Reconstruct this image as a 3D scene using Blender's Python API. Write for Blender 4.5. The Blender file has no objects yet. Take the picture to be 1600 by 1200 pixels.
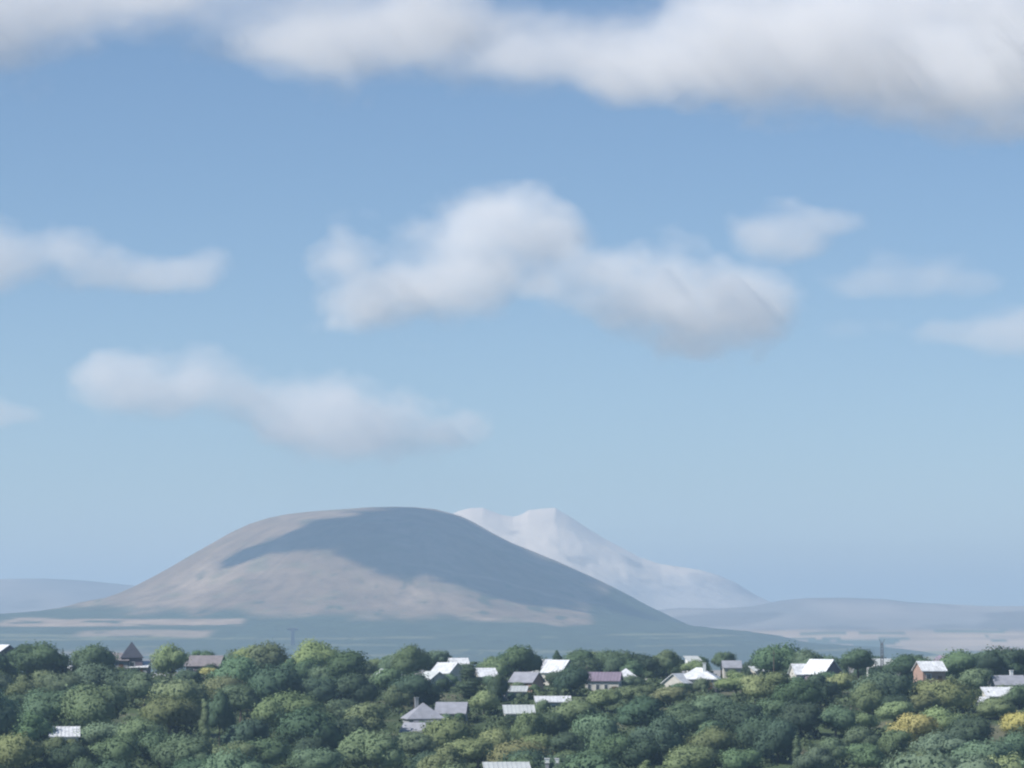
import bpy, math, random
import numpy as np

# ------------------------------------------------------------------ camera, sky, sun, exposure
S = bpy.context.scene
C = S.collection
CZ = 150.0                                   # camera height above the datum
LENS_PX = 5692.0                             # focal length in pixels of a 1600 px wide picture
PITCH = math.atan(360.0 / LENS_PX)           # the horizon lies 360 px under the middle

cam = bpy.data.objects.new('camera', bpy.data.cameras.new('camera'))
C.objects.link(cam)
cam.data.sensor_width = 36.0
cam.data.lens = 36.0 * LENS_PX / 1600.0
cam.data.clip_start = 1.0
cam.data.clip_end = 200000.0
cam.location = (0, 0, CZ)
cam.rotation_euler = (math.pi / 2 + PITCH, 0, 0)
S.camera = cam

SUN_EL, SUN_AZ = 43.0, -115.0                # azimuth clockwise from the view direction (+Y)
w = bpy.data.worlds.new('World')
S.world = w
w.use_nodes = True
nt = w.node_tree
bg = nt.nodes['Background']
sky = nt.nodes.new('ShaderNodeTexSky')
sky.sky_type = 'NISHITA'
sky.sun_disc = False
sky.sun_elevation = math.radians(SUN_EL)
sky.sun_rotation = math.radians(SUN_AZ)
sky.altitude = 2500
sky.air_density = 1.0
sky.dust_density = 0.0
sky.ozone_density = 4.5
nt.links.new(sky.outputs[0], bg.inputs[0])
bg.inputs[1].default_value = 0.083

sl = bpy.data.lights.new('sun', 'SUN')
sl.energy = 4.8
sl.angle = math.radians(0.53)
sl.color = (1.0, 0.97, 0.93)
sun = bpy.data.objects.new('sun', sl)
C.objects.link(sun)
sun.location = (-300, -100, CZ + 300)
sun.rotation_euler = (math.radians(90 - SUN_EL), 0, math.radians(180 - SUN_AZ))
SUNV = np.array([math.sin(math.radians(SUN_AZ)) * math.cos(math.radians(SUN_EL)),
                 math.cos(math.radians(SUN_AZ)) * math.cos(math.radians(SUN_EL)), math.sin(math.radians(SUN_EL))])

S.view_settings.view_transform = 'Standard'
S.view_settings.look = 'None'
S.view_settings.exposure = 0.32
S.view_settings.gamma = 1.0
S.view_settings.use_curve_mapping = False
S.render.engine = 'CYCLES'
cy = S.cycles
cy.use_denoising = True
cy.max_bounces = 38
cy.diffuse_bounces = 2
cy.glossy_bounces = 1
cy.transmission_bounces = 2
cy.volume_bounces = 36
cy.transparent_max_bounces = 8
cy.sample_clamp_indirect = 0
cy.filter_width = 2.2                        # the phone's soft long-zoom picture

# ------------------------------------------------------------------ helpers
rng = np.random.default_rng(7)
random.seed(7)


def P(u, v, Y):
    """the point at distance Y (along +Y) that the 1600 x 1200 photograph shows at (u, v)"""
    x, y = (u - 800.0) / LENS_PX, (600.0 - v) / LENS_PX
    d = (x, math.cos(PITCH) - y * math.sin(PITCH), math.sin(PITCH) + y * math.cos(PITCH))
    k = Y / d[1]
    return (d[0] * k, Y, CZ + d[2] * k)


def to_px(x, y, z):
    c, s = math.cos(PITCH), math.sin(PITCH)
    dz = z - CZ
    f = y * c + dz * s
    return 800 + LENS_PX * x / f, 600 - LENS_PX * (-y * s + dz * c) / f


def hash3(ix, iy, iz):
    h = (ix * 374761393 + iy * 668265263 + iz * 2147483647 + 1274126177) & 0xffffffff
    h = ((h ^ (h >> 13)) * 1274126177) & 0xffffffff
    h = ((h ^ (h >> 16)) * 2246822519) & 0xffffffff
    return ((h ^ (h >> 15)) & 0xffffff) / float(0xffffff)


def vnoise(x, y, z=0.0):
    x, y, z = np.broadcast_arrays(np.asarray(x, float), np.asarray(y, float), np.asarray(z, float))
    ix, iy, iz = np.floor(x).astype(np.int64), np.floor(y).astype(np.int64), np.floor(z).astype(np.int64)
    fx, fy, fz = x - ix, y - iy, z - iz
    fx, fy, fz = [t * t * t * (t * (t * 6 - 15) + 10) for t in (fx, fy, fz)]
    r = 0
    for a in (0, 1):
        for b in (0, 1):
            for c in (0, 1):
                r = r + hash3(ix + a, iy + b, iz + c) * (fx if a else 1 - fx) * (fy if b else 1 - fy) * (fz if c else 1 - fz)
    return r * 2 - 1


def fbm(x, y, z=0.0, octaves=4, gain=0.5):
    a, s, t = 1.0, 0.0, 0.0
    for i in range(octaves):
        s = s + a * vnoise(np.asarray(x) * 2 ** i + 17.3 * i, np.asarray(y) * 2 ** i + 5.1 * i, np.asarray(z) * 2 ** i + 9.7 * i)
        t += a
        a *= gain
    return s / t


def sstep(a, b, x):
    t = np.clip((x - a) / (b - a), 0, 1)
    return t * t * (3 - 2 * t)


def link(o, parent=None):
    C.objects.link(o)
    if parent is not None:
        o.parent = parent
    return o


def tag(o, label=None, cat=None, group=None, kind=None):
    for k, v in (('label', label), ('category', cat), ('group', group), ('kind', kind)):
        if v:
            o[k] = v
    return o


def mesh_np(name, verts, faces, mat=None, smooth=False):
    """faces: an (n, 3) or (n, 4) array"""
    me = bpy.data.meshes.new(name)
    verts = np.asarray(verts, np.float32)
    faces = np.asarray(faces, np.int32)
    n, k = faces.shape
    me.vertices.add(len(verts))
    me.vertices.foreach_set('co', verts.ravel())
    me.loops.add(n * k)
    me.loops.foreach_set('vertex_index', faces.ravel())
    me.polygons.add(n)
    me.polygons.foreach_set('loop_start', np.arange(0, n * k, k, dtype=np.int32))
    me.polygons.foreach_set('use_smooth', np.full(n, smooth, bool))
    me.update(calc_edges=True)
    if mat:
        me.materials.append(mat)
    return me


def grid_faces(nr, nc):
    i = np.arange(nr * nc).reshape(nr, nc)
    return np.stack([i[:-1, :-1], i[:-1, 1:], i[1:, 1:], i[1:, :-1]], -1).reshape(-1, 4)


def set_col(me, col):
    a = me.color_attributes.new('tone', 'FLOAT_COLOR', 'POINT')
    a.data.foreach_set('color', np.concatenate([col, np.ones((len(col), 1))], 1).astype(np.float32).ravel())


def new_mat(name):
    m = bpy.data.materials.new(name)
    m.use_nodes = True
    t = m.node_tree
    return m, t, t.nodes['Principled BSDF'], t.nodes['Material Output']


def node(t, kind, **kw):
    n = t.nodes.new(kind)
    for k, v in kw.items():
        setattr(n, k, v)
    return n


def land_mat(name, scale, amount=0.35, rough=0.95):
    """the vertex colours hold what grows there; noise adds mottling"""
    m, t, b, o = new_mat(name)
    at = node(t, 'ShaderNodeAttribute', attribute_name='tone')
    tc = node(t, 'ShaderNodeTexCoord')
    nz = node(t, 'ShaderNodeTexNoise')
    nz.inputs['Scale'].default_value = scale
    nz.inputs['Detail'].default_value = 6
    nz.inputs['Roughness'].default_value = 0.65
    mr = node(t, 'ShaderNodeMapRange')
    mr.inputs[1].default_value = 0.3
    mr.inputs[2].default_value = 0.7
    mr.inputs[3].default_value = 1 - amount
    mr.inputs[4].default_value = 1 + amount
    mx = node(t, 'ShaderNodeMix', data_type='RGBA', blend_type='MULTIPLY')
    mx.inputs[0].default_value = 1.0
    t.links.new(tc.outputs['Object'], nz.inputs['Vector'])
    t.links.new(nz.outputs[0], mr.inputs[0])
    t.links.new(at.outputs['Color'], mx.inputs[6])
    t.links.new(mr.outputs[0], mx.inputs[7])
    t.links.new(mx.outputs[2], b.inputs['Base Color'])
    b.inputs['Roughness'].default_value = rough
    b.inputs['Specular IOR Level'].default_value = 0.1
    return m


TAN = np.array([0.200, 0.146, 0.097])
STRAW = np.array([0.31, 0.24, 0.175])
FOREST = np.array([0.045, 0.065, 0.035])
SCRUB = np.array([0.13, 0.135, 0.075])


def mixc(a, b, t):
    return a * (1 - t[:, None]) + b * t[:, None]


FAR = 0.62                                    # metres per layout unit for all that lies beyond the valley


def far(v):
    v = np.asarray(v, float)
    return np.stack([v[..., 0] * FAR, v[..., 1] * FAR, CZ + (v[..., 2] - CZ) * FAR], -1)


# ------------------------------------------------------------------ ground
GD = np.array([(0, -75), (300, -60), (540, -42), (600, -37), (660, -31), (720, -25), (780, -20.5), (830, -17.5), (880, -16),
               (930, -16.5), (1000, -22), (1200, -43), (1700, -62), (2300, -72), (3200, -119 * FAR), (50000, -119 * FAR)], float)


def ground_z(x, y):
    x, y = np.asarray(x, float), np.asarray(y, float)
    z = np.interp(y, GD[:, 0], GD[:, 1])
    k = 1 - sstep(1000, 1800, y)
    z = z + 1.6 * fbm(x / 75, y / 75, 3.3, 3) * k
    return CZ + z


ys = np.concatenate([np.linspace(-400, 500, 19)[:-1], np.linspace(500, 1020, 131), np.geomspace(1030, 42000, 210)])
xs = np.linspace(-1, 1, 321)
xs = np.sign(xs) * np.abs(xs) ** 2.0
YY, XX = np.meshgrid(ys, xs, indexing='ij')
XX = XX * (300 + 0.95 * np.maximum(YY, 0))
zz = ground_z(XX, YY)
X0, Y0 = XX.ravel(), YY.ravel()
x_, y_ = X0 / FAR, Y0 / FAR
# fields: long parcels of stubble, fallow and green
par = vnoise(np.floor(x_ / 900 + 0.35 * vnoise(y_ / 1700, 1.5)) * 7.7, np.floor(y_ / 1500 + 0.25 * vnoise(x_ / 1300, 8.5)) * 3.3, 0.5)
col = mixc(SCRUB * 1.6, STRAW * 1.12, sstep(-0.55, 0.1, par))
wood = sstep(0.28, 0.45, fbm(x_ / 900, y_ / 2600, 4.2, 4)) * (0.85 - 0.5 * sstep(12000, 17000, y_))
col = mixc(col, FOREST, wood)
col = mixc(SCRUB[None] * np.ones((len(x_), 1)), col, sstep(1400, 2600, Y0))
near = 1 - sstep(950, 1100, Y0)
dirt = sstep(0.15, 0.5, fbm(X0 / 14, Y0 / 14, 7.7, 3))
col = mixc(col, mixc(np.array([[0.06, 0.085, 0.04]]) * np.ones((len(x_), 1)), np.array([0.2, 0.18, 0.13]), dirt * 0.6), near)
me = mesh_np('ground', np.stack([X0, Y0, zz.ravel()], 1), grid_faces(*YY.shape), land_mat('meadow_and_fields', 0.02, 0.3), True)
set_col(me, col)
tag(link(bpy.data.objects.new('ground', me)), 'wide plain of pale fields below the wooded village slope', None, None, 'structure')

# ------------------------------------------------------------------ the dome shaped hill
HY = 11000.0
PLAIN = CZ - 119.0
sil = np.array([(-700, 985), (-500, 976), (-300, 968), (-150, 964), (0, 960), (60, 956), (100, 950), (118, 945), (130, 941), (165, 936), (190, 927), (215, 916), (240, 903), (270, 886), (300, 868),
                (330, 851), (360, 834), (390, 820), (420, 810), (450, 804), (485, 800), (520, 797.5), (570, 794), (620, 792.3),
                (650, 793), (680, 796), (720, 806), (745, 818), (770, 832), (800, 847), (830, 859), (865, 874), (900, 890), (930, 904), (960, 919),
                (985, 932), (1010, 946), (1035, 958), (1060, 970), (1080, 979), (1100, 984), (1140, 987), (1180, 990), (1220, 996), (1260, 1005), (1300, 1009),
                (1340, 1010.5), (1370, 1011), (1400, 1013), (1440, 1019), (1480, 1027), (1520, 1034), (1700, 1045)], float)
# far enough along the line of sight that pixel and metre scale together at the hill's own distance
SXm = (sil[:, 0] - 800) / LENS_PX * HY
SZm = (960 - sil[:, 1]) / LENS_PX * HY + 119.0
HX0 = (632 - 800) / LENS_PX * HY
HTOP = float(np.interp(HX0, SXm, SZm))


def hill_h(x, y):
    dx, dy = x - HX0, y - HY
    r = np.hypot(dx, dy) + 1e-6
    cx2 = (dx / r) ** 2
    side = np.interp(HX0 + r * np.sign(dx), SXm, SZm)
    rf = r * (1 + 0.10 * vnoise(np.arctan2(dy, dx) * 1.7, 2.2, 0.4))
    front = np.interp(rf, [0, 100, 250, 450, 700, 950, 1200, 1500, 1850, 2300, 2900, 3600],
                      [HTOP, HTOP - 6, HTOP - 34, HTOP - 92, HTOP - 185, HTOP - 268, 118, 78, 52, 30, 10, -8])
    k = cx2 ** 0.8
    h = side * k + front * (1 - k)
    # rounded shoulder that bulges towards the viewer, and gullies running down
    h = h + 46 * np.exp(-((dx + 130) / 330) ** 2 - ((dy + 640) / 300) ** 2)
    h = h - 20 * np.exp(-((dx - 330) / 150) ** 2 - ((dy + 560) / 420) ** 2)
    g = fbm(np.arctan2(dy, dx) * 7, r / 900, 1.1, 3)
    off = np.abs(dy) / (np.abs(dy) + 260)
    h = h + off * (g * 9 * sstep(120, 600, r) + 8 * fbm(x / 160, y / 160, 3.7, 4) + 2.5 * fbm(x / 45, y / 60, 7.7, 3))
    return h


hx = np.linspace(-2900, 2400, 620)
hy = HY + np.concatenate([np.linspace(-3700, -1400, 90)[:-1], np.linspace(-1400, 120, 240), np.linspace(130, 2600, 60)])
HYY, HXX = np.meshgrid(hy, hx, indexing='ij')
H = hill_h(HXX, HYY)
x_, y_ = HXX.ravel(), HYY.ravel()
h_ = H.ravel()
dx_, dy_ = x_ - HX0, y_ - HY
# what grows where: dry grass above, woods round the foot and up the right-hand flank
edge = 126 + 34 * fbm(x_ / 150, y_ / 300, 6.6, 5) + 14 * sstep(-500, -900, dx_) + 34 * sstep(200, 900, dx_) + 95 * sstep(450, 800, dx_ + 0.35 * (h_ - 120))
edge = edge + 16 * sstep(500, 900, dx_) - 62 * np.exp(-((dx_ - 400) / 330) ** 2 - ((dy_ + 1000) / 330) ** 2)
wood = sstep(-14, 12, edge - h_)
tuft = np.maximum(sstep(0.30, 0.45, fbm(x_ / 70, y_ / 120, 2.5, 4)) * sstep(330, 160, h_), 0.8 * sstep(0.42, 0.52, fbm(x_ / 22, y_ / 40, 5.5, 3)) * sstep(300, 150, h_))
grass = mixc(TAN[None] * np.ones((len(x_), 1)), STRAW, sstep(-0.3, 0.6, fbm(x_ / 240, y_ / 400, 8.8, 3)))
grass = mixc(grass, SCRUB, 0.55 * sstep(0.0, 0.5, fbm(x_ / 60, y_ / 60, 5.5, 3)))
col = mixc(grass, FOREST, np.maximum(wood, 0.8 * tuft))
# a track climbing across the face, erosion lines down the slope
ang = np.arctan2(dy_, dx_)
rill = sstep(0.22, 0.5, fbm(ang * 26, np.hypot(dx_, dy_) / 500, 3.9, 3)) * sstep(120, 300, np.hypot(dx_, dy_)) * (1 - wood)
col = col * (1 - 0.22 * rill[:, None])
trk = np.exp(-((h_ - 268 + 0.20 * dx_ + 10 * vnoise(dx_ / 90, 4.4)) / 4.5) ** 2) * sstep(-60, 40, dx_) * sstep(640, 520, dx_)
col = mixc(col, STRAW * 1.1, 0.75 * trk)
lane = sstep(0.30, 0.42, fbm(x_ / 420, h_ / 5.5, 6.1, 3)) * sstep(86, 70, h_) * sstep(8, 20, h_)
col = mixc(col, SCRUB * 1.5, 0.55 * lane)
# pale stubble strips on the low skirt
fld = sstep(0.0, 6.0, 14 - np.abs(h_ - 98 - 5 * fbm(x_ / 300, y_ / 300, 1.9, 2))) * sstep(-1420, -1350, x_) * sstep(-700, -730, x_)
fld = np.maximum(fld, 0.8 * sstep(0.0, 4.0, 9 - np.abs(h_ - 70 - 4 * fbm(x_ / 200, y_ / 300, 9.9, 2))) * sstep(-1150, -1100, x_) * sstep(-760, -800, x_))
fld = fld * (y_ < HY - 300) * sstep(-0.35, 0.1, fbm(x_ / 110, h_ / 9, 4.1, 3) + 0.25)
col = mixc(col, STRAW * 1.05, fld)
low = sstep(40, 20, h_) * sstep(0.1, 0.35, fbm(x_ / 500, y_ / 350, 3.1, 4))
col = mixc(col, STRAW * 0.9, 0.6 * low * sstep(300, -100, dx_))
me = mesh_np('hill', far(np.stack([x_, y_, PLAIN + h_], 1)), grid_faces(*HYY.shape), land_mat('dry_grass_and_woods', 0.022, 0.3), True)
set_col(me, col)
tag(link(bpy.data.objects.new('hill', me)), 'dome shaped grassy hill with dark woods round its foot', None, None, 'structure')


# ------------------------------------------------------------------ far ranges
def ridge(name, label, pts, Y, depth, mat, colf, amp, seed, nx=260, ny=60, base=-125.0, wave=900.0):
    p = np.array(pts, float)
    px, pz = (p[:, 0] - 800) / LENS_PX * Y, (960 - p[:, 1]) / LENS_PX * Y
    gx = np.linspace(px[0], px[-1], nx)
    gy = np.linspace(-1, 1, ny)
    gy = np.sign(gy) * np.abs(gy) ** 1.3
    A, B = np.meshgrid(gy, gx, indexing='ij')
    top = np.interp(B + wave * 0.4 * np.abs(A) * fbm(B / wave * 1.7 + seed, A * depth / wave * 1.7, seed + 8, 3), px, pz)
    fx = np.linspace(px[0], px[-1], 600)
    ker = np.hanning(91)
    fz = np.convolve(np.pad(np.interp(fx, px, pz), 45, mode='edge'), ker / ker.sum(), 'valid')
    soft = np.minimum(1, np.abs(A) * 3.5)
    top = top * (1 - soft) + soft * np.interp(B + wave * 0.5 * np.abs(A) * fbm(B / wave * 1.7 + seed, A * depth / wave * 1.7, seed + 8, 3), fx, fz)
    fall = np.where(A < 0, 1 - np.abs(A) ** 1.15, 1 - np.abs(A) ** 1.5)
    z = base + (top - base) * np.clip(fall, 0, 1)
    d = np.minimum(1, np.abs(A) * 5)
    n = fbm(B / wave + seed, A * depth / wave, seed, 5)
    n = n - 0.7 * np.abs(fbm(B / wave * 0.8 + 3 * seed, A * depth / wave * 0.5, seed + 4, 4))
    z = z + amp * d * n * (1 - np.abs(A) ** 3) * np.clip((top - base) / 200, 0.2, 1.5)
    v = np.stack([B.ravel(), (Y + A * depth).ravel(), CZ + z.ravel()], 1)
    m = mesh_np(name, far(v), grid_faces(*A.shape), mat, True)
    set_col(m, colf(v))
    return tag(link(bpy.data.objects.new(name, m)), label, None, None, 'structure')


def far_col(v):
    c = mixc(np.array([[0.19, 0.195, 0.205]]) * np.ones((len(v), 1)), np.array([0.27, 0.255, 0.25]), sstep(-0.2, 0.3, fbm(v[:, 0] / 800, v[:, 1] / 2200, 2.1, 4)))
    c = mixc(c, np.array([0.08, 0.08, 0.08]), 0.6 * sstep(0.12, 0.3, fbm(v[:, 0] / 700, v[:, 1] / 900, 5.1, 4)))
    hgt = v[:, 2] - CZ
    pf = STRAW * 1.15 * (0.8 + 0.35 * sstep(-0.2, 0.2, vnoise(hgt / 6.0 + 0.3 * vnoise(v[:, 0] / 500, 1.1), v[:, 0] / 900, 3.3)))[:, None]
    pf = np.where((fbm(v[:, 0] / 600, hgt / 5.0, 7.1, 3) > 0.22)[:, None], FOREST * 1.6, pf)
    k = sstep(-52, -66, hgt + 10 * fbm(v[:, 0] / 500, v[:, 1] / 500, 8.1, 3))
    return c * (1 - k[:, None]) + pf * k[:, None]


fm = land_mat('far_steppe', 0.003, 0.25)
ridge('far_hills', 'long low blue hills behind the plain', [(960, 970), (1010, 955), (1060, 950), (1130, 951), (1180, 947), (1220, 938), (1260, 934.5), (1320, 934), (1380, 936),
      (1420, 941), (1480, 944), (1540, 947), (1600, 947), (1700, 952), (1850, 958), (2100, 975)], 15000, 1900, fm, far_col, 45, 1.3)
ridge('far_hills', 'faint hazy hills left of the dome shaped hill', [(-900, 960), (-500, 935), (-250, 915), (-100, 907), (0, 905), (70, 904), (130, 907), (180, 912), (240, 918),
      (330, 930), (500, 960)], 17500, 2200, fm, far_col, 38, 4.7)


def snow_col(v):
    n = fbm(v[:, 0] / 145, v[:, 1] / 270, v[:, 2] / 65, 5)
    rock = sstep(0.10, 0.34, n - 0.0013 * (v[:, 2] - CZ - 180))
    low = sstep(190, 70, v[:, 2] - CZ - 0.16 * np.maximum(v[:, 0] - 500, 0) + 70 * fbm(v[:, 0] / 160, v[:, 1] / 300, 3.3, 4))  # below the snow line and rightwards: a fade into haze put into the colour
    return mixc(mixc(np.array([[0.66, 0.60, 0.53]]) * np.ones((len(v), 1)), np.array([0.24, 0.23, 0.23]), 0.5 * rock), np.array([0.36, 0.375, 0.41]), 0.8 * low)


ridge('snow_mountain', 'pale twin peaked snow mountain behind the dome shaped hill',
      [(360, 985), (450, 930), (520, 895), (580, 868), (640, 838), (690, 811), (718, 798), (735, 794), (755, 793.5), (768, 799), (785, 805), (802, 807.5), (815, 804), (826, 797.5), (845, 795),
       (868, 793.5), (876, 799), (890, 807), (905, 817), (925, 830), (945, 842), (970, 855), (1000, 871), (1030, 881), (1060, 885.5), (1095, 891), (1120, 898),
       (1150, 911), (1180, 930), (1230, 952), (1300, 975)], 17000, 1400, land_mat('snow_rock_and_haze_fade', 0.004, 0.1), snow_col, 15, 2.9, 420, 120, -125, 230)

# ------------------------------------------------------------------ haze
HZ0, HZ1 = CZ - 119 * FAR - 25, CZ + 515 * FAR
b = 41000.0
v = [(sx * b, y, z) for z in (HZ0, HZ1) for y in (-600, 42500) for sx in (-1, 1)]
me = mesh_np('haze', v, [(0, 2, 3, 1), (4, 5, 7, 6), (0, 1, 5, 4), (2, 6, 7, 3), (0, 4, 6, 2), (1, 3, 7, 5)])
hm = bpy.data.materials.new('haze_air')
hm.use_nodes = True
t = hm.node_tree
t.nodes.remove(t.nodes['Principled BSDF'])
pv = node(t, 'ShaderNodeVolumePrincipled')
pv.inputs['Color'].default_value = (0.485, 0.705, 0.975, 1)
pv.inputs['Absorption Color'].default_value = (0.1,0.1,0.1, 1)
pv.inputs['Density'].default_value = 8.2e-5 / FAR
pv.inputs['Anisotropy'].default_value = 0.1
t.links.new(pv.outputs[0], t.nodes['Material Output'].inputs['Volume'])
me.materials.append(hm)
tag(link(bpy.data.objects.new('haze', me)), 'thin blue air haze over the whole landscape', None, None, 'stuff')

# ------------------------------------------------------------------ the village on the slope
def flat_mat(name, colr, rough=0.8, spec=0.2, mott=0.12, scale=1.5):
    """a plain surface with weathered mottling"""
    m, t, b, o = new_mat(name)
    tc = node(t, 'ShaderNodeTexCoord')
    nz = node(t, 'ShaderNodeTexNoise')
    nz.inputs['Scale'].default_value = scale
    nz.inputs['Detail'].default_value = 5
    mr = node(t, 'ShaderNodeMapRange')
    mr.inputs[1].default_value, mr.inputs[2].default_value = 0.3, 0.7
    mr.inputs[3].default_value, mr.inputs[4].default_value = 1 - mott, 1 + mott * 0.4
    mx = node(t, 'ShaderNodeMix', data_type='RGBA', blend_type='MULTIPLY')
    mx.inputs[0].default_value = 1
    mx.inputs[6].default_value = (*colr, 1)
    t.links.new(tc.outputs['Object'], nz.inputs['Vector'])
    t.links.new(nz.outputs[0], mr.inputs[0])
    t.links.new(mr.outputs[0], mx.inputs[7])
    t.links.new(mx.outputs[2], b.inputs['Base Color'])
    b.inputs['Roughness'].default_value = rough
    b.inputs['Specular IOR Level'].default_value = spec
    return m


M = {
    'white_roof': flat_mat('pale_sheet_metal', (0.72, 0.74, 0.76), 0.45, 0.4, 0.3, 1.1),
    'dull_roof': flat_mat('weathered_pale_sheet', (0.50, 0.53, 0.53), 0.6, 0.3, 0.15, 0.7),
    'grey_roof': flat_mat('grey_fibre_cement', (0.30, 0.31, 0.35), 0.8, 0.2, 0.2, 0.8),
    'dark_roof': flat_mat('dark_slate_sheet', (0.06, 0.065, 0.085), 0.7, 0.3, 0.2, 0.8),
    'brown_roof': flat_mat('grey_brown_roofing', (0.23, 0.21, 0.22), 0.8, 0.2, 0.2, 0.8),
    'purple_roof': flat_mat('plum_sheet_metal', (0.25, 0.205, 0.26), 0.6, 0.3, 0.15, 0.8),
    'cream_wall': flat_mat('cream_plaster', (0.56, 0.54, 0.49), 0.9),
    'white_wall': flat_mat('white_plaster', (0.72, 0.74, 0.74), 0.9),
    'brick_wall': flat_mat('red_brick', (0.40, 0.27, 0.22), 0.9, 0.1, 0.2, 3.0),
    'plum_wall': flat_mat('dusky_plum_brick', (0.20, 0.17, 0.20), 0.9, 0.1, 0.2, 3.0),
    'grey_wall': flat_mat('grey_block', (0.30, 0.31, 0.32), 0.9, 0.1, 0.2, 2.0),
    'glass': flat_mat('window_glass', (0.05, 0.06, 0.08), 0.1, 0.6, 0.0),
    'wood': flat_mat('brown_door_wood', (0.16, 0.09, 0.05), 0.7, 0.2, 0.2, 4.0),
    'steel': flat_mat('galvanised_steel', (0.13, 0.14, 0.17), 0.5, 0.4, 0.1, 2.0),
    'bark': flat_mat('grey_brown_bark', (0.13, 0.105, 0.08), 0.95, 0.1, 0.3, 3.0),
}


class MB:
    """collects polygons for ONE mesh object"""

    def __init__(self):
        self.v, self.f = [], []

    def poly(self, *pts):
        n = len(self.v)
        self.v += [tuple(p) for p in pts]
        self.f.append(tuple(range(n, n + len(pts))))

    def box(self, x0, x1, y0, y1, z0, z1):
        n = len(self.v)
        self.v += [(x, y, z) for z in (z0, z1) for y in (y0, y1) for x in (x0, x1)]
        self.f += [tuple(n + i for i in q) for q in ((0, 2, 3, 1), (4, 5, 7, 6), (0, 1, 5, 4), (2, 6, 7, 3), (0, 4, 6, 2), (1, 3, 7, 5))]

    def slab(self, pts, th):
        """a sheet of thickness th hanging under a flat polygon (counter-clockwise from outside)"""
        n, k = len(self.v), len(pts)
        self.v += [tuple(p) for p in pts] + [(p[0], p[1], p[2] - th) for p in pts]
        self.f.append(tuple(range(n, n + k)))
        self.f.append(tuple(n + k + i for i in reversed(range(k))))
        for i in range(k):
            j = (i + 1) % k
            self.f.append((n + i, n + k + i, n + k + j, n + j))

    def bar(self, a, b, r, r2=None, n=6):
        a, b = np.array(a, float), np.array(b, float)
        r2 = r if r2 is None else r2
        d = (b - a) / np.linalg.norm(b - a)
        e1 = np.cross(d, (0, 0, 1) if abs(d[2]) < 0.9 else (1, 0, 0))
        e1 /= np.linalg.norm(e1)
        e2 = np.cross(d, e1)
        k = len(self.v)
        for c, q in ((a, r), (b, r2)):
            for i in range(n):
                w_ = 2 * math.pi * i / n
                self.v.append(tuple(c + q * (math.cos(w_) * e1 + math.sin(w_) * e2)))
        for i in range(n):
            j = (i + 1) % n
            self.f.append((k + i, k + j, k + n + j, k + n + i))
        self.f += [tuple(k + i for i in reversed(range(n))), tuple(k + n + i for i in range(n))]

    def build(self, name, mat, parent=None):
        me = bpy.data.meshes.new(name)
        me.from_pydata(self.v, [], self.f)
        me.materials.append(mat)
        return link(bpy.data.objects.new(name, me), parent)


def empty(name, loc, yaw=0.0):
    o = bpy.data.objects.new(name, None)
    o.empty_display_size = 1
    o.location = loc
    o.rotation_euler = (0, 0, math.radians(yaw))
    return link(o)


RIDGE_Y = 885.0


def dist_for(v_base, lo=590.0, hi=RIDGE_Y):
    """distance at which the slope is seen at picture height v_base"""
    yy = np.linspace(lo, hi, 300)
    vv = 960 + (CZ - CZ - np.interp(yy, GD[:, 0], GD[:, 1])) / yy * LENS_PX
    return float(np.interp(-v_base, -vv, yy))


def window(parent, x, y, z, w_, h_, side=-1):
    f = MB()
    t_ = 0.09
    a, b_ = (y - 0.06, y + 0.02) if side < 0 else (y - 0.02, y + 0.06)
    f.box(x - w_ / 2, x - w_ / 2 + t_, a, b_, z, z + h_)
    f.box(x + w_ / 2 - t_, x + w_ / 2, a, b_, z, z + h_)
    f.box(x - w_ / 2 + t_, x + w_ / 2 - t_, a, b_, z, z + t_)
    f.box(x - w_ / 2 + t_, x + w_ / 2 - t_, a, b_, z + h_ - t_, z + h_)
    o = f.build('window', M['white_wall'], parent)
    p = MB()
    p.box(x - w_ / 2 + t_, x + w_ / 2 - t_, y - 0.03, y + 0.015, z + t_, z + h_ - t_)
    p.build('pane', M['glass'], o)


houses = []          # (u0, u1, v0, v1, distance, x, radius) for keeping trees clear


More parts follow.
